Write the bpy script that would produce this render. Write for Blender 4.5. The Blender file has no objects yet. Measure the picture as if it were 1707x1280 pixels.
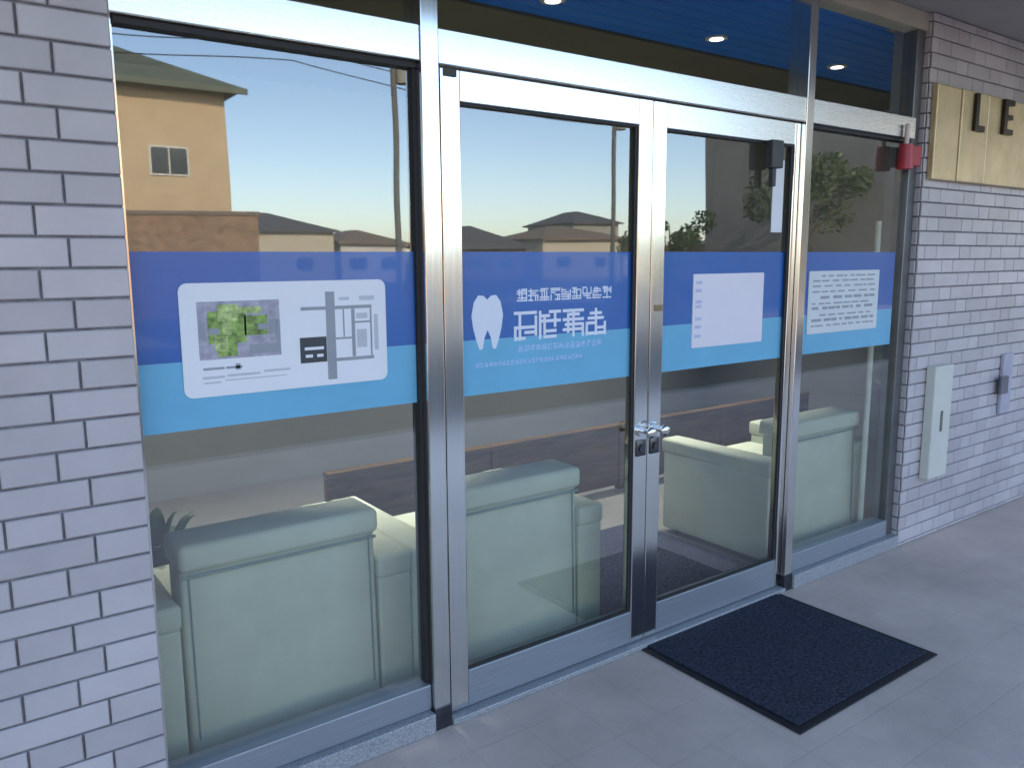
import bpy, bmesh, math, random
from mathutils import Vector, Matrix
random.seed(7)
C = bpy.context.scene.collection
S = bpy.context.scene
R = math.radians

# ------------------------------------------------------------ camera, sky, sun, exposure
YAW, PITCH, ROLL, DIST, EYE = R(36.078), R(-8.816), R(-0.330), 2.0577, 1.45
fw = Vector((math.sin(YAW)*math.cos(PITCH), math.cos(YAW)*math.cos(PITCH), math.sin(PITCH)))
rt = Vector((math.cos(YAW), -math.sin(YAW), 0)); up = rt.cross(fw)
cr, sr = math.cos(ROLL), math.sin(ROLL)
rt2 = rt*cr + up*sr; up2 = up*cr - rt*sr
cam = bpy.data.objects.new('camera', bpy.data.cameras.new('camera')); C.objects.link(cam)
cam.matrix_world = Matrix(((rt2.x, up2.x, -fw.x, 0), (rt2.y, up2.y, -fw.y, -DIST), (rt2.z, up2.z, -fw.z, EYE), (0, 0, 0, 1)))
cam.data.sensor_width = 36; cam.data.lens = 28.31
cam.data.clip_start = 0.02; cam.data.clip_end = 3000
S.camera = cam
SUN_EL, SUN_AZ = R(27), R(-12)          # azimuth measured from +Y towards +X
w = bpy.data.worlds.new('World'); S.world = w; w.use_nodes = True
nt = w.node_tree; nt.nodes.clear()
sky = nt.nodes.new('ShaderNodeTexSky'); sky.sky_type = 'NISHITA'; sky.sun_disc = False
sky.sun_elevation = SUN_EL; sky.sun_rotation = SUN_AZ; sky.air_density = .85; sky.dust_density = 0.9; sky.ozone_density = 1.0
bg = nt.nodes.new('ShaderNodeBackground'); bg.inputs[1].default_value = 0.15
wo = nt.nodes.new('ShaderNodeOutputWorld')
nt.links.new(sky.outputs[0], bg.inputs[0]); nt.links.new(bg.outputs[0], wo.inputs[0])
sl = bpy.data.lights.new('sun', 'SUN'); sl.energy = 2.1; sl.angle = R(0.5); sl.color = (1, .84, .62)
so = bpy.data.objects.new('sun', sl); C.objects.link(so)
sd = Vector((math.sin(SUN_AZ)*math.cos(SUN_EL), math.cos(SUN_AZ)*math.cos(SUN_EL), math.sin(SUN_EL)))
so.rotation_euler = sd.to_track_quat('Z', 'Y').to_euler(); so.location = sd*60
S.view_settings.view_transform = 'Standard'; S.view_settings.look = 'None'
S.view_settings.exposure = 2.0; S.view_settings.gamma = 1; S.view_settings.use_curve_mapping = False
S.cycles.max_bounces = 10; S.cycles.transparent_max_bounces = 16; S.cycles.diffuse_bounces = 5; S.cycles.glossy_bounces = 5
S.cycles.caustics_reflective = False; S.cycles.caustics_refractive = False
S.cycles.sample_clamp_indirect = 6

# ------------------------------------------------------------ helpers
MATS = {}
def mat(name, col, rough=.6, metal=0, var=.12, scale=6, stretch=(1, 1, 1), bump=0, bscale=60, spec=.5, coat=0, island=0, col2=None, rvar=0, coat_rough=.1):
    if name in MATS: return MATS[name]
    m = bpy.data.materials.new(name); m.use_nodes = True; t = m.node_tree; L = t.links
    b = t.nodes['Principled BSDF']; b.inputs['Roughness'].default_value = rough; b.inputs['Metallic'].default_value = metal
    b.inputs['Specular IOR Level'].default_value = spec; b.inputs['Coat Weight'].default_value = coat; b.inputs['Coat Roughness'].default_value = coat_rough
    tc = t.nodes.new('ShaderNodeTexCoord'); mp = t.nodes.new('ShaderNodeMapping'); mp.inputs['Scale'].default_value = stretch
    L.new(tc.outputs['Object'], mp.inputs[0])
    n = t.nodes.new('ShaderNodeTexNoise'); n.inputs['Scale'].default_value = scale; n.inputs['Detail'].default_value = 6; n.inputs['Roughness'].default_value = .6
    L.new(mp.outputs[0], n.inputs[0])
    mr = t.nodes.new('ShaderNodeMapRange'); mr.inputs[1].default_value = .3; mr.inputs[2].default_value = .7
    L.new(n.outputs[0], mr.inputs[0])
    mx = t.nodes.new('ShaderNodeMix'); mx.data_type = 'RGBA'
    c2 = col2 if col2 else tuple(max(0, c*(1-var*2)) for c in col)
    mx.inputs[6].default_value = (*c2, 1); mx.inputs[7].default_value = (*[min(1, c*(1+(0 if col2 else var))) for c in col], 1)
    L.new(mr.outputs[0], mx.inputs[0]); out = mx.outputs[2]
    if island:
        g = t.nodes.new('ShaderNodeNewGeometry'); r2 = t.nodes.new('ShaderNodeMapRange'); r2.inputs[3].default_value = 1-island; r2.inputs[4].default_value = 1+island*.4
        L.new(g.outputs['Random Per Island'], r2.inputs[0])
        hs = t.nodes.new('ShaderNodeHueSaturation'); L.new(r2.outputs[0], hs.inputs['Value']); L.new(out, hs.inputs['Color']); out = hs.outputs[0]
    L.new(out, b.inputs['Base Color'])
    if rvar:
        rr = t.nodes.new('ShaderNodeMapRange'); rr.inputs[3].default_value = max(.02, rough-rvar); rr.inputs[4].default_value = rough+rvar
        L.new(n.outputs[0], rr.inputs[0]); L.new(rr.outputs[0], b.inputs['Roughness'])
    if bump:
        n2 = t.nodes.new('ShaderNodeTexNoise'); n2.inputs['Scale'].default_value = bscale; n2.inputs['Detail'].default_value = 4
        L.new(mp.outputs[0], n2.inputs[0])
        bp = t.nodes.new('ShaderNodeBump'); bp.inputs['Strength'].default_value = bump; bp.inputs['Distance'].default_value = .01
        L.new(n2.outputs[0], bp.inputs['Height']); L.new(bp.outputs[0], b.inputs['Normal'])
    MATS[name] = m; return m

def glass_mat(name, ior, tint):
    m = bpy.data.materials.new(name); m.use_nodes = True; t = m.node_tree; L = t.links; t.nodes.clear()
    o = t.nodes.new('ShaderNodeOutputMaterial'); tr = t.nodes.new('ShaderNodeBsdfTransparent'); tr.inputs[0].default_value = (*tint, 1)
    gl = t.nodes.new('ShaderNodeBsdfGlossy'); gl.inputs['Roughness'].default_value = .014
    fr = t.nodes.new('ShaderNodeFresnel'); fr.inputs[0].default_value = ior
    geo = t.nodes.new('ShaderNodeNewGeometry'); inv = t.nodes.new('ShaderNodeMath'); inv.operation = 'SUBTRACT'; inv.inputs[0].default_value = 1
    L.new(geo.outputs['Backfacing'], inv.inputs[1])
    mu = t.nodes.new('ShaderNodeMath'); mu.operation = 'MULTIPLY'; L.new(fr.outputs[0], mu.inputs[0]); L.new(inv.outputs[0], mu.inputs[1])
    tc = t.nodes.new('ShaderNodeTexCoord'); nz = t.nodes.new('ShaderNodeTexNoise'); nz.inputs['Scale'].default_value = 1.6; nz.inputs['Detail'].default_value = 1
    bp = t.nodes.new('ShaderNodeBump'); bp.inputs['Strength'].default_value = .12; bp.inputs['Distance'].default_value = .01
    L.new(tc.outputs['Object'], nz.inputs[0]); L.new(nz.outputs[0], bp.inputs['Height']); L.new(bp.outputs[0], gl.inputs['Normal'])
    mx = t.nodes.new('ShaderNodeMixShader'); L.new(mu.outputs[0], mx.inputs[0]); L.new(tr.outputs[0], mx.inputs[1]); L.new(gl.outputs[0], mx.inputs[2])
    L.new(mx.outputs[0], o.inputs[0]); MATS[name] = m; return m

def box(bm, lo, hi, bev=0, seg=2, M=None):
    lo, hi = Vector(lo), Vector(hi); c = (lo+hi)/2; s = hi-lo
    r = bmesh.ops.create_cube(bm, size=1, matrix=Matrix.Translation(c) @ Matrix.Diagonal((*s, 1)))
    vs = r['verts']
    if bev:
        es = list({e for v in vs for e in v.link_edges})
        rb = bmesh.ops.bevel(bm, geom=es, offset=min(bev, min(s)*.49), segments=seg, affect='EDGES', profile=.5)
        vs = list({v for f in rb['faces'] for v in f.verts} | {v for v in vs if v.is_valid})
    if M is not None: bmesh.ops.transform(bm, matrix=M, verts=vs)
    return vs
def cyl(bm, p0, p1, r0, r1=None, seg=16):
    p0, p1 = Vector(p0), Vector(p1); r1 = r0 if r1 is None else r1; d = p1-p0
    M = Matrix.Translation((p0+p1)/2) @ d.to_track_quat('Z', 'Y').to_matrix().to_4x4()
    return bmesh.ops.create_cone(bm, cap_ends=True, segments=seg, radius1=r0, radius2=r1, depth=d.length, matrix=M)['verts']
def sphere(bm, c, r, sc=(1, 1, 1), sub=2):
    return bmesh.ops.create_icosphere(bm, subdivisions=sub, radius=r, matrix=Matrix.Translation(c) @ Matrix.Diagonal((*sc, 1)))['verts']
def prism(bm, pts, a, b, axis='y'):
    """closed outline pts (x,z) extruded from a to b along y (or (y,z) along x)"""
    mk = (lambda p, t: (p[0], t, p[1])) if axis == 'y' else (lambda p, t: (t, p[0], p[1]))
    va = [bm.verts.new(mk(p, a)) for p in pts]; vb = [bm.verts.new(mk(p, b)) for p in pts]
    bm.faces.new(va); bm.faces.new(vb[::-1]); n = len(pts)
    for i in range(n): bm.faces.new((va[i], vb[i], vb[(i+1) % n], va[(i+1) % n]))
    bmesh.ops.recalc_face_normals(bm, faces=bm.faces)
def obj(name, bm, m, parent=None, smooth=False, label=None):
    me = bpy.data.meshes.new(name); bm.normal_update(); bm.to_mesh(me); bm.free()
    o = bpy.data.objects.new(name, me); C.objects.link(o)
    if m: me.materials.append(m)
    if smooth:
        for p in me.polygons: p.use_smooth = True
        try: me.set_sharp_from_angle(angle=R(35))
        except Exception: pass
    if parent: o.parent = parent
    if label: o['label'] = label
    return o
def tag(o, label, cat, group=None):
    o['label'] = label; o['category'] = cat
    if group: o['group'] = group
    return o
def thing(name, label, cat, loc=(0, 0, 0), rz=0, group=None):
    o = bpy.data.objects.new(name, None); C.objects.link(o); o.location = loc; o.rotation_euler = (0, 0, rz)
    o.empty_display_size = .2
    return tag(o, label, cat, group)
def struct(name, bm, m): o = obj(name, bm, m); o['kind'] = 'structure'; return o
def part(name, m, parent, *boxes, bev=0, label=None, smooth=False):
    """boxes: (lo, hi) in the parent's local space"""
    bm = bmesh.new()
    for lo, hi in boxes: box(bm, lo, hi, bev)
    return obj(name, bm, m, parent, smooth, label)
def copy_tree(o, parent=None):
    c = o.copy(); C.objects.link(c)
    if parent: c.parent = parent; c.matrix_parent_inverse = o.matrix_parent_inverse
    for ch in list(o.children): copy_tree(ch, c)
    return c

# ------------------------------------------------------------ materials
STEEL = mat('brushed stainless steel', (.82, .79, .75), .15, 1, .05, 3, (160, 160, 1.2), rvar=.04)
STEELH = mat('brushed stainless steel horizontal', (.84, .81, .77), .27, 1, .04, 3, (1.2, 160, 160), rvar=.05)
GLASS2 = glass_mat('plain transom glass', 1.5, (.97, .985, .98))
DARK = mat('black rubber gasket', (.02, .02, .022), .6)
TILE = mat('white glazed wall tile', (.53, .49, .50), .36, 0, .09, 2.2, bump=.08, bscale=30, coat=.12, island=.14)
MORTAR = mat('grey mortar', (.23, .22, .235), .9, 0, .2, 30, bump=.3, bscale=200)
PLASTER = mat('cream plaster', (.55, .52, .46), .8, 0, .05, 3, bump=.1)
SOFFIT = mat('grey soffit board', (.42, .39, .36), .8, 0, .06, 2, bump=.08, bscale=120)
GLASS = glass_mat('reflective window glass', 2.8, (.97, .985, .98))
GRANITE = mat('pale blue grey granite', (.36, .38, .40), .35, 0, .3, 220, bump=.05, bscale=200, coat=.1)
DBLUE = mat('dark blue film', (.022, .125, .42), .35, 0, .05, 4, coat=.7, coat_rough=.03)
LBLUE = mat('light blue film', (.16, .47, .68), .35, 0, .04, 4, coat=.5, coat_rough=.03)
VINYL = mat('pale green vinyl', (.61, .65, .475), .6, 0, .06, 4, bump=.25, bscale=9, spec=.35)
WOOD = mat('dark brown wood', (.15, .080, .018), .4, 0, .3, 5, (1, 8, 8), bump=.05)
BLACK = mat('black plastic', (.015, .015, .017), .4)
WHITE = mat('white paper', (.82, .82, .84), .5, 0, .01)
SHEETW = mat('white acrylic', (.8, .8, .83), .25, 0, .01)
INK = mat('dark grey ink', (.05, .055, .06), .5, 0, .05)
GREY = mat('mid grey ink', (.32, .34, .37), .5, 0, .05)
LGREY = mat('light grey ink', (.55, .57, .6), .5, 0, .05)
GREEN = mat('leaf green print', (.28, .42, .10), .5, 0, .35, 60)
LGREEN = mat('yellow green print', (.50, .62, .22), .5, 0, .3, 60)
MAUVE = mat('mauve grey print', (.42, .40, .47), .5, 0, .15, 60)
FWHITE = mat('white film', (.75, .78, .86), .4, 0, .02)
PALEB = mat('pale blue film print', (.45, .62, .86), .4, 0, .02)
BRASS = mat('satin brass', (.68, .52, .29), .42, .5, .12, 5, bump=.12, bscale=5, rvar=.08)
BRONZE = mat('dark bronze letter', (.03, .022, .015), .35, .6, .1)
MATM = mat('navy black mat pile', (.075, .085, .125), .95, 0, .35, 90, bump=1.0, bscale=420, spec=.15)
MATE = mat('black mat rubber edge', (.010, .011, .016), .7, bump=.2)
IVORY = mat('ivory painted metal', (.62, .62, .55), .45, 0, .03)
RED = mat('red plastic', (.42, .03, .045), .45, 0, .1, coat=.1)
PINK = mat('pale pink lens', (.75, .6, .58), .3)
LEAF = mat('dark leaf', (.03, .07, .025), .4, 0, .4, 20)

# ------------------------------------------------------------ ground
def tiled(name, c, size=.3, joint=.004, rough=.6):
    m = bpy.data.materials.new(name); m.use_nodes = True; t = m.node_tree; L = t.links; b = t.nodes['Principled BSDF']
    tc = t.nodes.new('ShaderNodeTexCoord')
    br = t.nodes.new('ShaderNodeTexBrick'); br.offset = 0; br.inputs['Scale'].default_value = 1
    br.inputs['Mortar Size'].default_value = joint; br.inputs['Brick Width'].default_value = size; br.inputs['Row Height'].default_value = size
    br.inputs['Mortar Smooth'].default_value = .3; br.inputs['Bias'].default_value = 0
    br.inputs['Color1'].default_value = (*c, 1); br.inputs['Color2'].default_value = (*[x*.96 for x in c], 1); br.inputs['Mortar'].default_value = (*[x*.9 for x in c], 1)
    L.new(tc.outputs['Object'], br.inputs[0])
    n = t.nodes.new('ShaderNodeTexNoise'); n.inputs['Scale'].default_value = 1.3; n.inputs['Detail'].default_value = 9; n.inputs['Roughness'].default_value = .7; L.new(tc.outputs['Object'], n.inputs[0])
    n2 = t.nodes.new('ShaderNodeTexNoise'); n2.inputs['Scale'].default_value = 260; n2.inputs['Detail'].default_value = 3; L.new(tc.outputs['Object'], n2.inputs[0])
    a = t.nodes.new('ShaderNodeMath'); a.operation = 'MULTIPLY_ADD'; a.inputs[1].default_value = .95; a.inputs[2].default_value = .18; L.new(n.outputs[0], a.inputs[0])
    a2 = t.nodes.new('ShaderNodeMath'); a2.operation = 'MULTIPLY_ADD'; a2.inputs[1].default_value = .5; L.new(n2.outputs[0], a2.inputs[0]); L.new(a.outputs[0], a2.inputs[2])
    a3 = t.nodes.new('ShaderNodeMath'); a3.operation = 'MULTIPLY'; a3.inputs[1].default_value = 1.12; L.new(a2.outputs[0], a3.inputs[0])
    hs = t.nodes.new('ShaderNodeHueSaturation'); L.new(br.outputs[0], hs.inputs['Color']); L.new(a3.outputs[0], hs.inputs['Value']); L.new(hs.outputs[0], b.inputs['Base Color'])
    b.inputs['Roughness'].default_value = rough
    bp = t.nodes.new('ShaderNodeBump'); bp.inputs['Strength'].default_value = .35; bp.inputs['Distance'].default_value = .003
    iv = t.nodes.new('ShaderNodeMath'); iv.operation = 'MULTIPLY_ADD'; iv.inputs[1].default_value = -1.0; L.new(br.outputs['Fac'], iv.inputs[0]); L.new(n2.outputs[0], iv.inputs[2])
    L.new(iv.outputs[0], bp.inputs['Height']); L.new(bp.outputs[0], b.inputs['Normal'])
    return m
FLOORT = tiled('grey porcelain paving', (.62, .51, .44), .2, .003, .55)
ASPH = mat('asphalt', (.055, .055, .057), .9, 0, .2, 3, bump=.5, bscale=150)
SOIL = mat('brown earth ground', (.20, .13, .08), .95, 0, .25, .4, bump=.3)
CONC = mat('concrete', (.34, .33, .31), .85, 0, .12, 3, bump=.2)

bm = bmesh.new(); box(bm, (-900, -900, -.5), (900, 900, -.16)); struct('ground', bm, SOIL)
bm = bmesh.new(); box(bm, (-30, -3.9, -.14), (40, 0, 0)); struct('forecourt', bm, FLOORT)
bm = bmesh.new(); box(bm, (-80, -4.05, -.15), (90, -3.902, .0), .012); struct('kerb', bm, CONC)
bm = bmesh.new(); box(bm, (-80, -11.0, -.156), (90, -4.05, -.13)); struct('road', bm, ASPH)
bm = bmesh.new(); box(bm, (-80, -12.3, -.155), (90, -11.002, .0), .012); struct('pavement', bm, CONC)

# ------------------------------------------------------------ clinic building
XL, XR = .385, 3.862          # opening between the two tiled walls
FY = -.055                    # tile face
bld = thing('clinic_building', 'clinic with white glazed brick tile walls either side of a steel and glass shopfront', 'building')
ROW = .0675
def tile_wall(segs, z0, z1, face, mortar_y, x0, x1, header=.112, stretcher=.233, anchor=None, right=True):
    """Flemish bond of glazed tiles on a wall in the y = face plane"""
    bm = bmesh.new(); n = int((z1-z0)/ROW)+2; jt = .0056
    period = header+stretcher
    for r in range(-1, n):
        za = z1-(r+1)*ROW+jt/2; zb = z1-r*ROW-jt/2
        za = max(za, z0); zb = min(zb, ZT-.002)
        if zb-za < .01: continue
        # joints: row A has a joint at anchor (right end of a header), row B is centred on it
        off = anchor - header - (0 if r % 2 == segs else (header/2 + stretcher/2) - 0)
        k0 = math.floor((x0-off)/period)-1; x = off+k0*period; i = 0
        while x < x1:
            for ln in (header, stretcher):
                a, b = x, x+ln; x += ln
                a2, b2 = max(a+jt/2, x0 if a < x0 else a+jt/2), min(b-jt/2, x1 if b > x1 else b-jt/2)
                if a < x0: a2 = x0
                if b > x1-.02: b2 = x1
                if b2-a2 < .008: continue
                tile(bm, a2, b2, za, zb, face, mortar_y)
    return bm
def tile(bm, a, b, za, zb, face, back, flip=None):
    ch = .0028; j = lambda: random.uniform(-.0006, .0006)
    bv = [(a, back, za), (b, back, za), (b, back, zb), (a, back, zb)]
    m1 = [(a, face+ch, za), (b, face+ch, za), (b, face+ch, zb), (a, face+ch, zb)]
    f = [(a+ch, face+j(), za+ch), (b-ch, face+j(), za+ch), (b-ch, face+j(), zb-ch), (a+ch, face+j(), zb-ch)]
    if flip:
        bv, m1, f = [[flip(p) for p in q] for q in (bv, m1, f)]
    V = [[bm.verts.new(p) for p in q] for q in (bv, m1, f)]
    bm.faces.new(V[2])
    for A, B in ((V[0], V[1]), (V[1], V[2])):
        for i in range(4): bm.faces.new((A[i], A[(i+1) % 4], B[(i+1) % 4], B[i]))
ZT = 2.553
MB = FY+.008
wl = part('brick_wall', MORTAR, bld, ((-4.0, MB, 0), (XL-.0004, .30, ZT)), label='white glazed brick wall left of the shopfront')
obj('tile_facing', tile_wall(0, .004, 1.908+ROW*9, FY, MB-.001, -4.0, XL, anchor=.209), TILE, wl)
wr = part('brick_wall', MORTAR, bld, ((XR+.0004+.008, MB, 0), (13.0, .06, ZT)), label='white glazed brick wall right of the shopfront carrying the brass sign')
bm = tile_wall(1, .004, 1.908+ROW*9, FY, MB-.001, XR, 13.0, anchor=XR+.176)
n = 40
for r in range(-1, n):      # reveal tiles facing the opening
    zb = 1.908+ROW*9-r*ROW-.00325; za = max(zb-ROW+.0065, .004); zb = min(zb, ZT-.002)
    if zb-za < .01: continue
    tile(bm, FY+.012, .045, za, zb, XR, XR+.0075, flip=lambda p: (p[1], p[0], p[2]))
bmesh.ops.recalc_face_normals(bm, faces=bm.faces)
obj('tile_facing', bm, TILE, wr)
# upper storeys, canopy slab and shell
part('upper_wall', PLASTER, bld, ((-4.0, -.04, 2.80), (13.0, .25, 6.2)))
part('canopy', SOFFIT, bld, ((-4.2, -1.50, ZT+.002), (13.2, .25, 2.798)))
part('side_wall', PLASTER, bld, ((-4.0, .302, 0), (-3.8, 8.6, 6.2)))
part('side_wall', PLASTER, bld, ((12.8, .302, 0), (13.0, 8.6, 6.2)))
part('rear_wall', PLASTER, bld, ((-3.798, 8.4, 0), (12.798, 8.6, 6.2)))
part('flat_roof', CONC, bld, ((-4.0, -.04, 6.202), (13.0, 8.6, 6.4)))
# soffit boards joints
INTW = mat('interior beige grey wall', (.40, .42, .41), .8, 0, .03, 2)
INTO = mat('interior olive ceiling', (.16, .145, .09), .8, 0, .05, 2)
INTF = mat('interior vinyl floor', (.20, .195, .175), .35, 0, .08, 3, coat=.2)
BLUEC = mat('blue painted ceiling board', (.01, .24, .95), .35, 0, .06, 3, (1, 12, 1))
part('interior_wall', INTW, bld, ((-.6, 3.0, .02), (6.0, 3.1, 2.56)))
part('interior_wall', INTW, bld, ((3.98, .0605, .02), (12.8, .20, ZT)))
part('interior_wall', INTW, bld, ((-.7, .302, .02), (-.6, 3.1, 2.56)))
part('interior_wall', INTW, bld, ((6.0, .2005, .02), (6.1, 3.1, 2.56)))
part('interior_floor', INTF, bld, ((-.6, .062, -.02), (6.0, 3.0, .02)))
bm = bmesh.new()
y = .255
box(bm, (XL, .0515, 2.553), (3.978, .251, 2.575), .003, 1)
while y < 1.02:
    box(bm, (-.6 , y, 2.553), (6.0, min(y+.096, 1.03), 2.575), .003, 1); y += .1
obj('blue_ceiling', bm, BLUEC, bld, label='blue boarded ceiling just inside the transom windows')
part('ceiling', INTO, bld, ((-.6, 1.032, 2.54), (6.0, 3.0, 2.58)))

# downlights, two seen in the transom; rear row is unseen fill added to brighten the room
LAMP = bpy.data.materials.new('downlight lens'); LAMP.use_nodes = True
LAMP.node_tree.nodes['Principled BSDF'].inputs['Emission Color'].default_value = (1, .97, .92, 1)
LAMP.node_tree.nodes['Principled BSDF'].inputs['Emission Strength'].default_value = 1.2
for i, (x, yy) in enumerate(((1.25, .811), (2.32, .811), (3.39, .811), (4.46, .811), (.7, 1.86), (2.0, 1.86), (3.3, 1.86), (4.6, 1.86))):
    dl = thing('downlight', ['small round downlight in the blue ceiling above the left glass door', 'small round downlight in the blue ceiling above the middle door stiles',
        'small round lit downlight seen in the right end of the long transom window', 'small round lit downlight seen in the short transom window by the right brick wall',
        'added unseen fill light deep inside, behind the left pane', 'added unseen fill light deep inside, behind the left door leaf',
        'added unseen fill light deep inside, behind the right door leaf', 'added unseen fill light deep inside, behind the fixed pane right of the doors'][i],
        'ceiling light', (x, yy, 2.553 if i < 4 else 2.539), 0, 'downlights in the ceiling')
    bm = bmesh.new(); cyl(bm, (0, 0, -.006), (0, 0, 0), .055, .058, 24); obj('trim_ring', bm, IVORY, dl, True)
    bm = bmesh.new(); cyl(bm, (0, 0, -.0085), (0, 0, -.0062), .034, seg=24); obj('lens', bm, LAMP, dl, True)
    al = bpy.data.lights.new('downlight_lamp', 'AREA'); al.shape = 'DISK'; al.energy = 1.0 if i < 4 else 3.0; al.spread = R(42 if i < 4 else 80); al.size = .066; al.color = (1, .98, .95)
    ao = bpy.data.objects.new('downlight_lamp', al); C.objects.link(ao); ao.location = (0, 0, -.012); ao.parent = dl


# ------------------------------------------------------------ shopfront frame
sf = thing('shopfront_frame', 'stainless steel shopfront frame with fixed panes either side of the doors', 'window frame')
PY = -.045
P1 = (1.165, 1.222); P2 = (2.938, 2.988)
ZB0, ZB1 = 1.988, 2.083        # transom beam
TOP = 2.475
for a, b in (P1, P2):
    p = part('post', STEEL, sf, ((a, PY, .012), (b, .05, ZT)), bev=.003)
    part('foot_cover', mat('dark scuffed steel', (.10, .10, .12), .3, .9, .2, 30), p, ((a-.003, PY-.003, 0), (b+.003, .052, .075)), bev=.002)
for a, b in ((XL, P1[0]), (P1[1], P2[0]), (P2[1], 3.792)):
    part('transom_beam', STEELH, sf, ((a+.0005, -.040, ZB0), (b-.0005, .045, ZB1)), bev=.003)
part('jamb', mat('dark grey anodised jamb', (.20, .20, .205), .35, .7, .1, 4), sf, ((3.795, -.020, .012), (XR-.001, .05, TOP-.002)), bev=.003)
part('jamb', STEEL, sf, ((XL+.001, -.01, .012), (XL+.012, .05, TOP-.002)))
part('head_trim', mat('cream painted steel head', (.55, .50, .42), .4, .2, .05), sf, ((XL+.001, -.030, TOP), (P1[0]-.001, .05, ZT)), ((P1[1]+.001, -.030, TOP), (P2[0]-.001, .05, ZT)), ((P2[1]+.001, -.030, TOP), (XR-.001, .05, ZT)))
part('gasket', DARK, sf, ((XL+.013, -.022, ZB0-.016), (P1[0]-.001, .03, ZB0-.0005)))
part('gasket', DARK, sf, ((P2[1]+.001, -.022, ZB0-.014), (3.794, .03, ZB0-.0005)))
part('gasket', DARK, sf, ((P1[0]-.012, -.014, .15), (P1[0]-.0005, .03, ZB0-.017)))
SILLS = mat('satin steel bottom rail', (.29, .32, .36), .35, .3, .06, 3, (1.2, 60, 60))
for a, b, e in ((XL+.001, P1[0], 0), (P2[1], 3.795, 0)):
    part('bottom_rail', SILLS, sf, ((a+.001, -.028, .066), (b-.001, .05, .149)), bev=.004)
bm = bmesh.new(); box(bm, (XL+.001, -.058, .001), (P1[0]-.004, .06, .065), .004); box(bm, (P2[1]+.004, -.058, .001), (3.86, .06, .065), .004)
box(bm, (P1[1]+.004, -.058, .001), (P2[0]-.004, .06, .022), .004)
obj('stone_sill', bm, GRANITE, sf)
# panes
def pane(a, b, z0, z1, parent, y0=.0, name='glass_pane'):
    return part(name, GLASS2 if 'transom' in name else GLASS, parent, ((a, y0, z0), (b, y0+.006, z1)))
ZBAND = (1.034, 1.205, 1.472)
def film(a, b, pn, y=-.0005):
    part('dark_blue_film', DBLUE, pn, ((a, y, ZBAND[1]), (b, y+.0004, ZBAND[2])))
    part('light_blue_film', LBLUE, pn, ((a, y, ZBAND[0]), (b, y+.0004, ZBAND[1]-.0002)))
p = pane(XL+.012, P1[0]-.0005, .1492, ZB0-.0162, sf); film(XL+.013, P1[0]-.013, p)
p = pane(P2[1]+.0005, 3.7945, .1492, ZB0-.0142, sf); film(P2[1]+.001, 3.758, p)
for a, b in ((XL+.013, P1[0]-.0005), (P1[1]+.0005, P2[0]-.0005), (P2[1]+.0005, 3.7945)):
    pane(a, b, ZB1+.0005, TOP-.0005, sf, .002, 'transom_pane')

# ------------------------------------------------------------ doors
DY0, DY1 = -.024, .022
def door(name, a, b, sl, sr_, label, mirror):
    d = thing('glass_door', label, 'door', (a, 0, 0), 0, 'pair of glass entrance doors')
    W = b-a; ht = ZB0-.004
    part('stile', STEEL, d, ((0, DY0, .026), (sl, DY1, ht)), bev=.003)
    part('stile', STEEL, d, ((W-sr_, DY0, .026), (W, DY1, ht)), bev=.003)
    part('top_rail', STEELH, d, ((sl+.0005, DY0+.001, 1.897), (W-sr_-.0005, DY1, ht)), bev=.003)
    part('bottom_rail', SILLS, d, ((sl+.0005, DY0+.001, .026), (W-sr_-.0005, DY1, .149)), bev=.003)
    g = pane(sl+.0002, W-sr_-.0002, .1495, 1.8965, d, -.003); film(sl+.001, W-sr_-.001, g, -.0035)
    part('glazing_gasket', DARK, d, ((sl+.0006, DY0+.006, .1497), (W-sr_-.0006, DY0+.016, .157)), ((sl+.0006, DY0+.006, 1.889), (W-sr_-.0006, DY0+.016, 1.8962)),
         ((W-sr_-.012, DY0+.007, .158), (W-sr_-.0006, DY0+.016, 1.888)))
    return d
d1 = door('l', 1.237, 2.090, .066, .066, 'left leaf of the steel framed glass doors, with the white tooth emblem on its blue film', 0)
d2 = door('r', 2.094, 2.934, .066, .034, 'right leaf of the steel framed glass doors, with a blank white notice on its blue film', 1)
# handles near the meeting stiles
def handle(d, x):
    bm = bmesh.new()
    cyl(bm, (x, DY0-.001, .835), (x, DY0-.012, .835), .022, seg=20)
    cyl(bm, (x, DY0-.010, .835), (x, DY0-.05, .835), .010, seg=12)
    sphere(bm, (x, DY0-.054, .835), .021, (1, .62, 1), 3)
    obj('handle', bm, STEEL, d, True)
    bm = bmesh.new(); box(bm, (x-.024, DY0-.006, .74), (x+.024, DY0+.001, .80), .003); cyl(bm, (x, DY0-.005, .77), (x, DY0-.013, .77), .014, seg=16)
    obj('lock', bm, mat('dark steel lock', (.12, .12, .13), .3, .9), d, True)
handle(d1, 2.057-1.237); handle(d2, 2.127-2.094)
part('latch_plate', mat('worn bronze plate', (.30, .22, .14), .4, .6), d2, ((.020, DY0-.003, 1.262), (.060, DY0+.001, 1.285)))
# overhead closer inside the right leaf
part('door_closer', mat('dark closer', (.06, .06, .065), .45, .4), d2, ((.615, -.060, 1.795), (.685, -.0245, 1.900)), ((.638, -.048, 1.725), (.660, -.026, 1.796)), bev=.004)
part('pivot_box', mat('dark pivot', (.06, .06, .055), .5, .6), d1, ((.012, DY0-.006, 1.962), (.052, DY0+.001, 1.982)))

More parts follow.
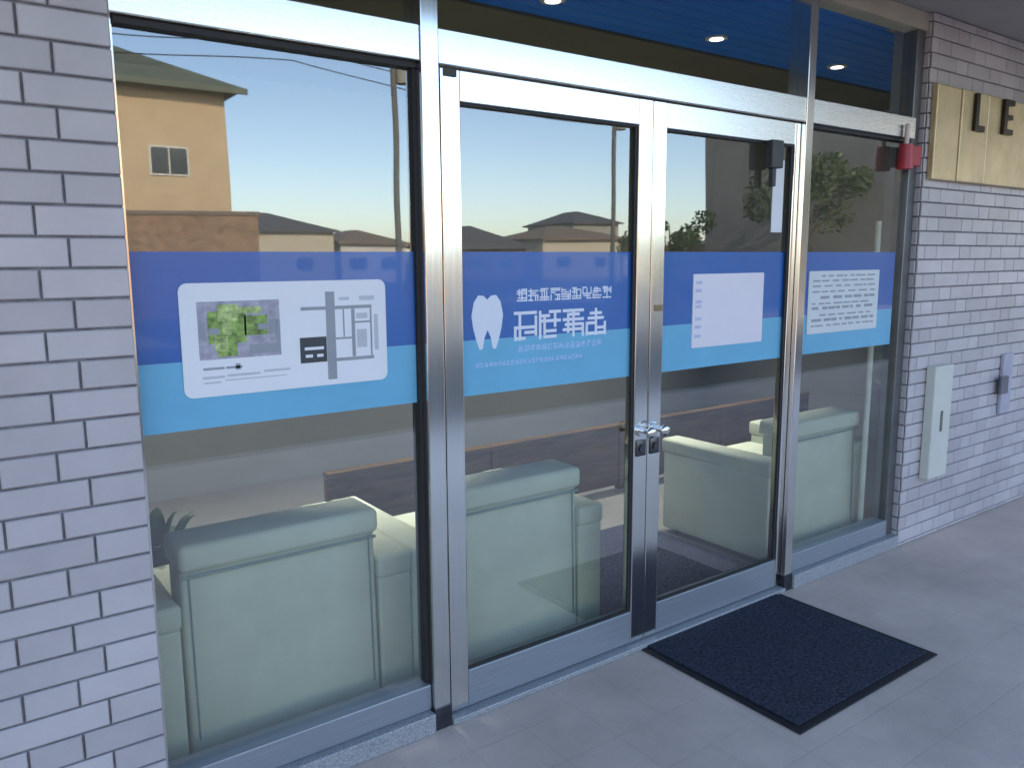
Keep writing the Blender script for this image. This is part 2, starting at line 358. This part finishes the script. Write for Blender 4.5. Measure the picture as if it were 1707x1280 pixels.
# ------------------------------------------------------------ papers and marks on the glass
def rrect(x0, x1, z0, z1, r, n=6):
    o = []
    for cx, cz, a0 in ((x1-r, z1-r, 0), (x0+r, z1-r, 90), (x0+r, z0+r, 180), (x1-r, z0+r, 270)):
        for i in range(n+1):
            a = R(a0+90*i/n); o.append((cx+r*math.cos(a), cz+r*math.sin(a)))
    return o
def flat(name, m, parent, rects, y0, y1, label=None):
    bm = bmesh.new()
    for (x0, x1, z0, z1) in rects: box(bm, (x0, y0, z0), (x1, y1, z1))
    return obj(name, bm, m, parent, label=label)
# map poster on the left pane
bm = bmesh.new(); prism(bm, rrect(.500, 1.056, 1.113, 1.396, .022), -.0045, -.0006)
ps = tag(obj('poster', bm, WHITE), 'large white poster with rounded corners, green photo and street map on the left pane', 'poster')
ph = flat('photo', MAUVE, ps, [(.541, .748, 1.206, 1.350)], -.0052, -.0046)
flat('shrubbery', GREEN, ph, [(.565, .660, 1.245, 1.325), (.655, .715, 1.262, 1.312), (.585, .635, 1.212, 1.246)], -.0058, -.0053)
flat('bright_foliage', LGREEN, ph, [(.590, .640, 1.300, 1.342), (.580, .612, 1.225, 1.262), (.600, .622, 1.266, 1.298), (.64, .70, 1.318, 1.334)], -.0064, -.0059)
for q_ in [(.545, .557, 1.262, 1.302), (.566, .592, 1.268, 1.284), (.668, .745, 1.214, 1.238), (.720, .737, 1.262, 1.300), (.690, .716, 1.275, 1.290), (.738, .746, 1.239, 1.300)]: flat('shaded_house', GREY, ph, [q_], -.0066, -.0059)
flat('text_line', GREY, ps, [(.548, .60, 1.180, 1.186), (.604, .645, 1.180, 1.186), (.628, .640, 1.176, 1.192)], -.0052, -.0046)
flat('text_line', LGREY, ps, [(.545, .600, 1.158, 1.164), (.606, .690, 1.160, 1.166), (.70, .77, 1.164, 1.170), (.548, .59, 1.146, 1.150), (.60, .76, 1.150, 1.153)], -.0052, -.0046)
flat('road_line', GREY, ps, [(.876, .902, 1.128, 1.366)], -.0052, -.0046)
flat('street_line', GREY, ps, [(.806, .8755, 1.318, 1.327), (.9025, 1.012, 1.318, 1.327), (.9025, 1.015, 1.176, 1.185), (.950, .960, 1.186, 1.3175), (1.006, 1.011, 1.186, 1.3175), (.9025, .9495, 1.236, 1.241), (.9605, 1.0055, 1.278, 1.283), (.925, .929, 1.242, 1.3175)], -.0052, -.0046)
bx = flat('map_marker', INK, ps, [(.800, .8745, 1.178, 1.246)], -.0056, -.0046)
flat('marker_text', WHITE, bx, [(.812, .866, 1.212, 1.220), (.814, .834, 1.192, 1.200), (.846, .864, 1.192, 1.200)], -.0062, -.0057)
for q_ in [(.915, .945, 1.342, 1.350), (.975, 1.02, 1.340, 1.352), (1.018, 1.03, 1.20, 1.30), (.965, .998, 1.29, 1.305), (.965, .995, 1.21, 1.26)]: flat('side_text', LGREY, ps, [q_], -.0052, -.0046)
# blank notice on the right leaf
bm = bmesh.new(); prism(bm, rrect(2.336, 2.757, 1.112, 1.390, .004, 2), -.0075, -.0036)
p3 = tag(obj('notice', bm, mat('white acrylic sheet', (.80, .76, .82), .25, 0, .01)), 'almost blank white notice on the right door leaf, faint marks down its left edge', 'notice')
for q_ in [(2.350, 2.385, z, z+.012) for z in (1.352, 1.322, 1.280, 1.262, 1.215, 1.185, 1.150)]: flat('printed_mark', mat('pale lilac ink', (.52, .55, .72), .5), p3, [q_], -.0082, -.0076)
# text notice on the right pane
bm = bmesh.new(); prism(bm, rrect(3.070, 3.622, 1.120, 1.391, .004, 2), -.0045, -.0006)
p4 = tag(obj('notice', bm, mat('pale grey paper', (.66, .69, .70), .5, 0, .03)), 'white notice with rows of grey writing on the fixed pane right of the doors', 'notice')
rr = []
random.seed(3)
for i, z in enumerate((1.366, 1.345, 1.322, 1.298, 1.270, 1.246, 1.224, 1.196, 1.172, 1.150)):
    x = 3.10 + (.06 if i in (0, 4, 7) else 0)
    while x < 3.57:
        wd = random.uniform(.02, .075); h = .012 if i in (4, 6, 8) else .007
        rr.append((x, min(x+wd, 3.59), z, z+h)); x += wd+random.uniform(.006, .03)
flat('writing', GREY, p4, rr, -.0052, -.0046)
# slim white notice near the top of the right leaf
bm = bmesh.new(); box(bm, (2.790, -.0045-.003, 1.55), (2.860, -.0006-.003, 1.835), .0008, 1)
tag(obj('notice', bm, WHITE), 'tall slim white notice high on the right door leaf, beside the door stile', 'notice')
# tooth emblem and lettering on the left leaf, cut from white film
tp = [(0, .62), (.08, .86), (.22, .98), (.38, .97), (.5, .90), (.62, .97), (.78, .98), (.92, .86), (1, .62), (.95, .40), (.86, .18), (.76, .01), (.66, .02), (.60, .22), (.5, .36), (.40, .22), (.34, .02), (.24, .01), (.14, .18), (.05, .40)]
bm = bmesh.new(); prism(bm, [(1.345-1.237+.118*u, 1.172+.172*v) for u, v in tp], -.0045, -.0031)
lg = obj('tooth_emblem', bm, FWHITE, d1)
def glyph(x, z, s, k):
    random.seed(k*7+1); o = []; t = s*.11
    hz = sorted(random.sample((.02, .22, .40, .58, .76, .90), random.choice((4, 5))))
    for q in hz:
        a, b = random.choice(((0, 1), (0, 1), (.1, .9), (0, .5), (.45, 1), (.2, .8)))
        o.append((x+s*a, x+s*b, z+s*q, z+s*q+t))
    for q in random.sample((.0, .2, .45, .68, .9), random.choice((3, 3))):
        c, d_ = random.choice(((0, 1), (0, .5), (.4, 1), (.15, .85)))
        o.append((x+s*q, x+s*q+t, z+s*c, z+s*d_))
    return o
def strokes(name, m, parent, x0, x1, z, s, k0, gap=.14):
    rr = []; x = x0; k = k0
    while x+s <= x1+1e-4: rr += glyph(x, z, s, k); x += s*(1+gap); k += 1
    bm = bmesh.new()
    for i, (a, b, c, d_) in enumerate(rr):
        box(bm, (a, -.0045-.00004*(i % 9), c), (b, -.0031+.00001*(i % 7), d_))
    obj(name, bm, m, parent)
strokes('lettering', FWHITE, d1, .280, .690, 1.316, .040, 10)
strokes('lettering', FWHITE, d1, .268, .730, 1.192, .092, 40, .09)
strokes('small_lettering', PALEB, d1, .285, .650, 1.156, .020, 70, .2)
strokes('small_lettering', PALEB, d1, .120, .560, 1.118, .014, 100, .2)

# ------------------------------------------------------------ brass sign, wall boxes, beacon
sg = thing('sign', 'polished brass nameplate with dark raised letters on the right brick wall', 'sign', (3.885, FY, 1.81))
for x0, x1, dp in ((0, .225, .03), (.229, .50, .036), (.504, 1.75, .033)):
    part('plate', BRASS, sg, ((x0, -dp, 0), (x1, -.001, .43)), bev=.005)
part('letter', BRONZE, sg, ((.335, -.052, .245), (.368, -.0352, .420)), ((.3682, -.052, .245), (.435, -.0352, .272)), label='dark raised letter L')
part('letter', BRONZE, sg, ((.640, -.052, .255), (.676, -.0352, .425)), ((.6762, -.052, .399), (.745, -.0352, .425)), ((.6762, -.052, .328), (.735, -.0352, .352)), ((.6762, -.052, .255), (.745, -.0352, .281)), label='dark raised letter E')
bx = thing('letter_box', 'tall ivory metal box with a slot on the right brick wall under the brass sign', 'wall box', (4.02, FY, .335))
part('body', IVORY, bx, ((0, -.05, 0), (.185, -.001, .575)), bev=.006)
part('slot', mat('slot dark', (.16, .16, .15), .6), bx, ((.078, -.0525, .24), (.100, -.0502, .345)))
ib = thing('intercom', 'small dark intercom on a lavender backing plate, beside the ivory box near the right edge', 'intercom', (4.84, FY, .55))
part('backing_plate', mat('lavender painted plate', (.44, .42, .50), .5), ib, ((.0, -.02, .02), (.12, -.001, .36)), bev=.004)
part('speaker_box', mat('slate box', (.14, .14, .17), .4), ib, ((-.055, -.04, .14), (.035, -.0252, .24)), bev=.004)
bc = thing('alarm_beacon', 'small red alarm lamp with a pale tip on the jamb beside the brass sign', 'alarm light', (3.655, -.0, 1.845))
part('bracket', RED, bc, ((.06, -.060, .02), (.165, -.0215, .11)), bev=.004)
bm = bmesh.new(); cyl(bm, (.035, -.055, 0), (.035, -.055, .11), .036, .030, 24); obj('red_body', bm, RED, bc, True)
bm = bmesh.new(); cyl(bm, (.035, -.055, .1102), (.035, -.055, .19), .012, .009, 16); sphere(bm, (.035, -.055, .19), .011); obj('tip', bm, PINK, bc, True)

# ------------------------------------------------------------ door mat
dm = thing('door_mat', 'dark navy rectangular mat on the paving in front of the right door leaf', 'mat', (2.052, -.735, 0))
bm = bmesh.new(); box(bm, (0, 0, .001), (.845, .722, .007), .003); obj('rubber_edge', bm, MATE, dm)
bm = bmesh.new(); box(bm, (.028, .028, .0072), (.817, .694, .013), .003); obj('pile', bm, MATM, dm)
im = tag(part('floor_mat', MATM, None, ((1.93, .10, .0205), (3.03, .98, .030)), bev=.003), 'dark mat on the floor inside the glass doors', 'mat')

# ------------------------------------------------------------ armchairs
def make_chair():
    t = thing('armchair', '', 'armchair', (0, 0, .02), 0, 'pale green armchairs behind the glass')
    w_, bw = .415, .292
    bm = bmesh.new()           # back: slab leaning slightly, with padded top roll
    box(bm, (-bw, .0, .012), (bw, .13, .595), .014, 3)
    for v in bm.verts: v.co.y += (v.co.z-.1)*.03
    obj('backrest', bm, VINYL, t, True)
    bm = bmesh.new(); box(bm, (-bw-.006, -.012, .590), (bw+.006, .165, .668), .020, 4); obj('top_roll', bm, VINYL, t, True)
    bm = bmesh.new(); cyl(bm, (-bw+.004, -.001, .578), (bw-.004, -.001, .578), .005, seg=8)
    for s in (-1, 1): cyl(bm, (s*(bw-.022), -.002, .10), (s*(bw-.022), .012, .58), .003, seg=6)
    obj('piping', bm, mat('darker green piping', (.24, .32, .26), .5), t, True)
    for s in (-1, 1):
        x0, x1 = sorted((s*(bw+.008), s*w_))
        bm = bmesh.new(); box(bm, (x0, .004, .03), (x1, .655, .435), .010, 3)
        a = obj('armrest', bm, VINYL, t, True)
        bm = bmesh.new(); box(bm, (x0-.004, -.004, .430), (x1+.004, .672, .505), .016, 4); obj('arm_pad', bm, VINYL, a, True)
    bm = bmesh.new(); box(bm, (-bw+.002, .135, .06), (bw-.002, .62, .26), .01); obj('seat_base', bm, VINYL, t, True)
    bm = bmesh.new(); box(bm, (-bw+.004, .165, .262), (bw-.004, .66, .40), .04, 5); obj('seat_cushion', bm, VINYL, t, True)
    for sx in (-1, 1):
        for yy in (.05, .58):
            bm = bmesh.new(); cyl(bm, (sx*(w_-.05), yy, .0), (sx*(w_-.05), yy, .05), .018, .022, 12); obj('leg', bm, BLACK, t, True)
    return t
ch = make_chair()
spots = [(.787, .150, 'pale green armchair seen from behind at the left pane, beside the brick wall'),
         (1.621, .150, 'pale green armchair seen from behind through the left door leaf'),
         (3.467, .135, 'pale green armchair behind the fixed pane right of the doors, shaded side showing')]
for i, (x, y, l) in enumerate(spots):
    c = ch if i == 0 else copy_tree(ch)
    c.location = (x, y, .02); c['label'] = l

# low wooden bench cabinet, plant, ivory post
cb = thing('low_partition', 'long knee high dark brown wooden partition inside, beyond the armchairs', 'partition', (1.49, 1.5, .02))
part('top_cap', WOOD, cb, ((0, -.008, .39), (3.9, .052, .416)), bev=.004)
for i in range(4):
    part('panel', WOOD, cb, ((.045+i*.965, .008, .03), (.045+i*.965+.915, .036, .389)), bev=.002)
for i in range(5):
    x = min(i*.965, 3.86)
    part('upright', WOOD, cb, ((x, 0, 0), (x+.044, .044, .3895)), bev=.003)
pt = thing('potted_plant', 'dark leafy potted plant beyond the left armchair by the brick wall', 'plant', (.60, .98, .02))
bm = bmesh.new(); cyl(bm, (0, 0, 0), (0, 0, .24), .085, .12, 28); obj('pot', bm, mat('dark pot', (.05, .04, .035), .5), pt, True)
bm = bmesh.new(); cyl(bm, (0, 0, .2), (0, 0, .245), .108, seg=24); obj('soil', bm, mat('soil', (.03, .02, .015), .9), pt)
bm = bmesh.new(); random.seed(11)
for i in range(46):
    a = random.uniform(0, 6.28); el = random.uniform(.15, 1.35); ln = random.uniform(.24, .44); wd = random.uniform(.022, .045)
    p = Vector((random.uniform(-.03, .03), random.uniform(-.03, .03), .25)); dirv = Vector((math.cos(a)*math.cos(el), math.sin(a)*math.cos(el), math.sin(el)))
    side = dirv.cross(Vector((0, 0, 1))).normalized(); prev = None; n = 7
    for k in range(n+1):
        f = k/n; pos = p+dirv*ln*f+Vector((0, 0, -.06*f*f*f*ln/.2)); ww = wd*math.sin(math.pi*min(.99, .08+f*.92))
        cur = (bm.verts.new(pos-side*ww+Vector((0, 0, ww*.3))), bm.verts.new(pos), bm.verts.new(pos+side*ww+Vector((0, 0, ww*.3))))
        if prev:
            bm.faces.new((prev[0], prev[1], cur[1], cur[0])); bm.faces.new((prev[1], prev[2], cur[2], cur[1]))
        prev = cur
obj('foliage', bm, LEAF, pt, True)
po = thing('stanchion', 'slim ivory pole standing inside between the last armchair and the right brick wall', 'pole', (3.75, .088, .02))
bm = bmesh.new(); cyl(bm, (0, 0, .02), (0, 0, 1.60), .014, seg=20); obj('pole', bm, mat('cream enamel', (.75, .76, .62), .4), po, True)
bm = bmesh.new(); cyl(bm, (0, 0, 0), (0, 0, .02), .07, .06, 24); obj('base', bm, IVORY, po, True)

# ------------------------------------------------------------ across the road (mirrored in the glass)
TAN = mat('tan rendered wall', (.56, .43, .27), .85, 0, .05, 2)
ROOFG = mat('grey green tiled roof', (.13, .16, .12), .7, 0, .2, 8, bump=.5, bscale=20)
ROOFB = mat('brown tiled roof', (.20, .15, .11), .7, 0, .2, 8, bump=.5, bscale=20)
WING = mat('dark window glass', (.05, .06, .07), .1)
def house(x0, x1, y0, y1, z, ridge, wm, rm, label, group='houses across the road', over=.35, wins=(), base=None):
    h = thing('house', label, 'house', ((x0+x1)/2, (y0+y1)/2, -.16), 0, group)
    a, b = (x1-x0)/2, (y0-y1)/2; zz = z+.16
    b = abs(b)
    part('wall', wm, h, ((-a, -b, 0), (a, b, zz)))
    bm = bmesh.new(); o = over; rl = max(.1, a+o-(b+o)*.95) if a > b else .1; rw = 0 if a > b else b-a
    v = [bm.verts.new(p) for p in ((-a-o, -b-o, zz), (a+o, -b-o, zz), (a+o, b+o, zz), (-a-o, b+o, zz), (-rl, -rw, zz+ridge), (rl, -rw, zz+ridge), (rl, rw+.01, zz+ridge), (-rl, rw+.01, zz+ridge))]
    for f in ((0, 1, 5, 4), (1, 2, 6, 5), (2, 3, 7, 6), (3, 0, 4, 7), (4, 5, 6, 7), (3, 2, 1, 0)): bm.faces.new([v[i] for i in f])
    for p in ((-a-o, -b-o, a+o, -b-o), (-a-o, b+o, a+o, b+o)): box(bm, (p[0], p[1]-.04, zz-.14), (p[2], p[3]+.04, zz-.002))
    obj('roof', bm, rm, h)
    for (wx, wz, ww, wh) in wins:   # windows on the face towards the road (+y)
        f = part('window', IVORY, h, ((wx-ww/2, b-.02, wz), (wx+ww/2, b+.04, wz+wh)))
        part('pane', WING, f, ((wx-ww/2+.05, b+.041, wz+.05), (wx-.02, b+.05, wz+wh-.05)), ((wx+.02, b+.041, wz+.05), (wx+ww/2-.05, b+.05, wz+wh-.05)))
    return h
GREYW = mat('grey rendered wall', (.30, .30, .27), .85, 0, .08, 2)
WHW = mat('white rendered wall', (.6, .6, .56), .85, 0, .05, 2)
house(-5.0, 6.85, -20.0, -29.0, 5.85, 2.3, TAN, ROOFG, 'tan rendered house with a grey green hip roof across the road', wins=((4.45, 3.75, .95, .75), (1.0, 3.7, 1.6, 1.0), (-2.6, 3.7, 1.6, 1.0)), over=.45)
CREAM = mat('cream rendered wall', (.50, .46, .36), .85, 0, .05, 2); BRNW = mat('brown boarded wall', (.24, .17, .12), .85, 0, .1, 2)
ROOFR = mat('rust red roof', (.22, .11, .07), .8, 0, .2, 8); ROOFD = mat('dark slate roof', (.09, .09, .10), .7, 0, .2, 8)
random.seed(21); hx = 9.0
hl = [('grey', 'rust red', GREYW, ROOFR), ('cream', 'dark slate', CREAM, ROOFD), ('white', 'brown', WHW, ROOFB), ('brown boarded', 'dark slate', BRNW, ROOFD),
      ('cream', 'brown', CREAM, ROOFB), ('grey', 'dark slate', GREYW, ROOFD), ('white', 'rust red', WHW, ROOFR), ('brown boarded', 'grey green', BRNW, ROOFG),
      ('white', 'dark slate', WHW, ROOFD), ('cream', 'grey green', CREAM, ROOFG), ('grey', 'brown', GREYW, ROOFB), ('brown boarded', 'rust red', BRNW, ROOFR)]
for i, (a, b, m1, m2) in enumerate(hl):
    wd = random.uniform(5, 8.5); zt = random.uniform(1.9, 3.6) if i != 5 else 4.6; yy = -46-random.uniform(0, 8)
    house(hx, hx+wd, yy, yy-7, zt, random.uniform(.9, 1.7), m1, m2, '%s house with a %s roof in the row beyond the parking ground' % (a, b), 'houses in the far row',
          wins=((-wd*.25, .9, 1.4, .9), (wd*.22, .9, 1.2, .9)))
    hx += wd+random.uniform(.3, 2.2)
house(24.0, 42, -10.4, -18.6, 8.6, 1.5, mat('grey cladding', (.27, .26, .24), .8, 0, .12, .6), ROOFB, 'tall grey clad block standing by the road to the right', None, .3, wins=((-6, 3.2, 1.6, 1.2), (0, 3.2, 1.6, 1.2)))
fe = thing('block_fence', 'red brown block wall in front of the tan house', 'fence', (0, -19.6, -.16))
part('panel', mat('red brown block wall', (.30, .19, .12), .9, 0, .2, 5, bump=.3), fe, ((-20, -.08, 0), (7.4, .08, 2.75)))
part('coping', mat('brown coping', (.20, .15, .12), .8), fe, ((-20, -.12, 2.751), (7.45, .12, 2.85)))
for i, (x, y, h) in enumerate(((12.1, -20.5, 9.5), (21.5, -20.9, 9.0))):
    up_ = thing('utility_pole', ['grey concrete utility pole behind the block fence', 'grey concrete utility pole farther right, near the grey block'][i], 'pole', (x, y, -.16), 0, 'utility poles')
    bm = bmesh.new(); cyl(bm, (0, 0, 0), (0, 0, h),   .10, .07, 16); obj('shaft', bm, mat('dark grey pole', (.12, .12, .11), .7), up_, True)
    bm = bmesh.new(); box(bm, (-.9, -.05, h-.8), (.9, .05, h-.7)); obj('crossarm', bm, CONC, up_)
    bm = bmesh.new(); cyl(bm, (.3, 0, h-2.6), (.3, 0, h-1.8), .2, seg=16); obj('transformer', bm, GREYW, up_, True)
bm = bmesh.new(); box(bm, (-80, -45.5, -.158), (90, -12.302, -.02)); struct('parking_ground', bm, mat('parking asphalt', (.13, .125, .12), .9, 0, .08, .8))
PADM = mat('pale sunlit ground patch', (.46, .44, .42), .9, 0, .1, .6)  # pale colour stands in for sunlit patches of ground mirrored in the glass
bm = bmesh.new(); vs = [bm.verts.new((x, y, -.014)) for x, y in ((3.6, -12.4), (3.3, -19.4), (-6, -19.4), (-6, -12.4))]; bm.faces.new(vs)
vs = [bm.verts.new((x, y, -.014)) for x, y in ((15.8, -20.5), (37, -44), (44.5, -44), (18.6, -18.2))]; bm.faces.new(vs)
struct('sunlit_ground_patch', bm, PADM)
wr_ = thing('overhead_wires', 'thin black overhead wires strung between the utility poles', 'wires', (0, 0, 0))
for k in range(4):
    bm = bmesh.new(); pr = None
    for i in range(25):
        f = i/24; x = -12+f*46; z = 8.3-k*.42-.7*math.sin(math.pi*((f*2.2) % 1)); p = (x, -20.6-.02*i, z)
        if pr: cyl(bm, pr, p, .016, seg=5)
        pr = p
    obj('wire', bm, BLACK, wr_)
HILL = mat('hazy hill', (.24, .26, .26), .95, 0, .2, .01)  # lightened base colour stands in for distance haze
bm = bmesh.new(); random.seed(5); pr = None
for i in range(60):
    x = -300+i*15; hh = 4+3*math.sin(i*.37)+4*math.sin(i*.9+1)+random.uniform(0, 1.5)
    cur = (bm.verts.new((x, -260, -.3)), bm.verts.new((x, -300, hh)), bm.verts.new((x, -360, -.3)))
    if pr: bm.faces.new((pr[0], cur[0], cur[1], pr[1])); bm.faces.new((pr[1], cur[1], cur[2], pr[2]))
    pr = cur
struct('hills', bm, HILL)
def tree(x, y, h, r, label, seed):
    random.seed(seed); t = thing('tree', label, 'tree', (x, y, -.16), 0, 'trees across the road')
    bm = bmesh.new(); cyl(bm, (0, 0, 0), (0, 0, h*.6), .14, .07, 10)
    for k in range(7):
        a = k*.9; cyl(bm, (0, 0, h*(.3+.04*k)), (math.cos(a)*r*.6, math.sin(a)*r*.6, h*(.5+.06*k)), .05, .015, 6)
    obj('trunk', bm, mat('bark', (.10, .075, .05), .9), t)
    bm = bmesh.new(); cl = [(Vector((random.gauss(0, r*.42), random.gauss(0, r*.42), h*.66+random.gauss(0, h*.15))), random.uniform(.3, .6)*r*.7) for _ in range(16)]
    for k in range(2600):
        c, rad = random.choice(cl); d = Vector((random.gauss(0, 1), random.gauss(0, 1), random.gauss(0, 1))).normalized()*rad*random.uniform(.5, 1.05)
        p = c+d; s = random.uniform(.05, .11); u = Vector((random.gauss(0, 1), random.gauss(0, 1), random.gauss(0, 1))).normalized(); v2 = u.orthogonal().normalized()
        bm.faces.new([bm.verts.new(p+u*s), bm.verts.new(p+v2*s*.6), bm.verts.new(p-u*s), bm.verts.new(p-v2*s*.6)])
    obj('crown', bm, mat('tree leaves', (.06, .10, .035), .6, 0, .3, 2, island=.4), t)
tree(22.3, -13.2, 5.6, 1.7, 'bushy green tree in front of the grey block', 1)
tree(21.2, -17.6, 3.3, 1.2, 'small tree beside the parking ground', 2)
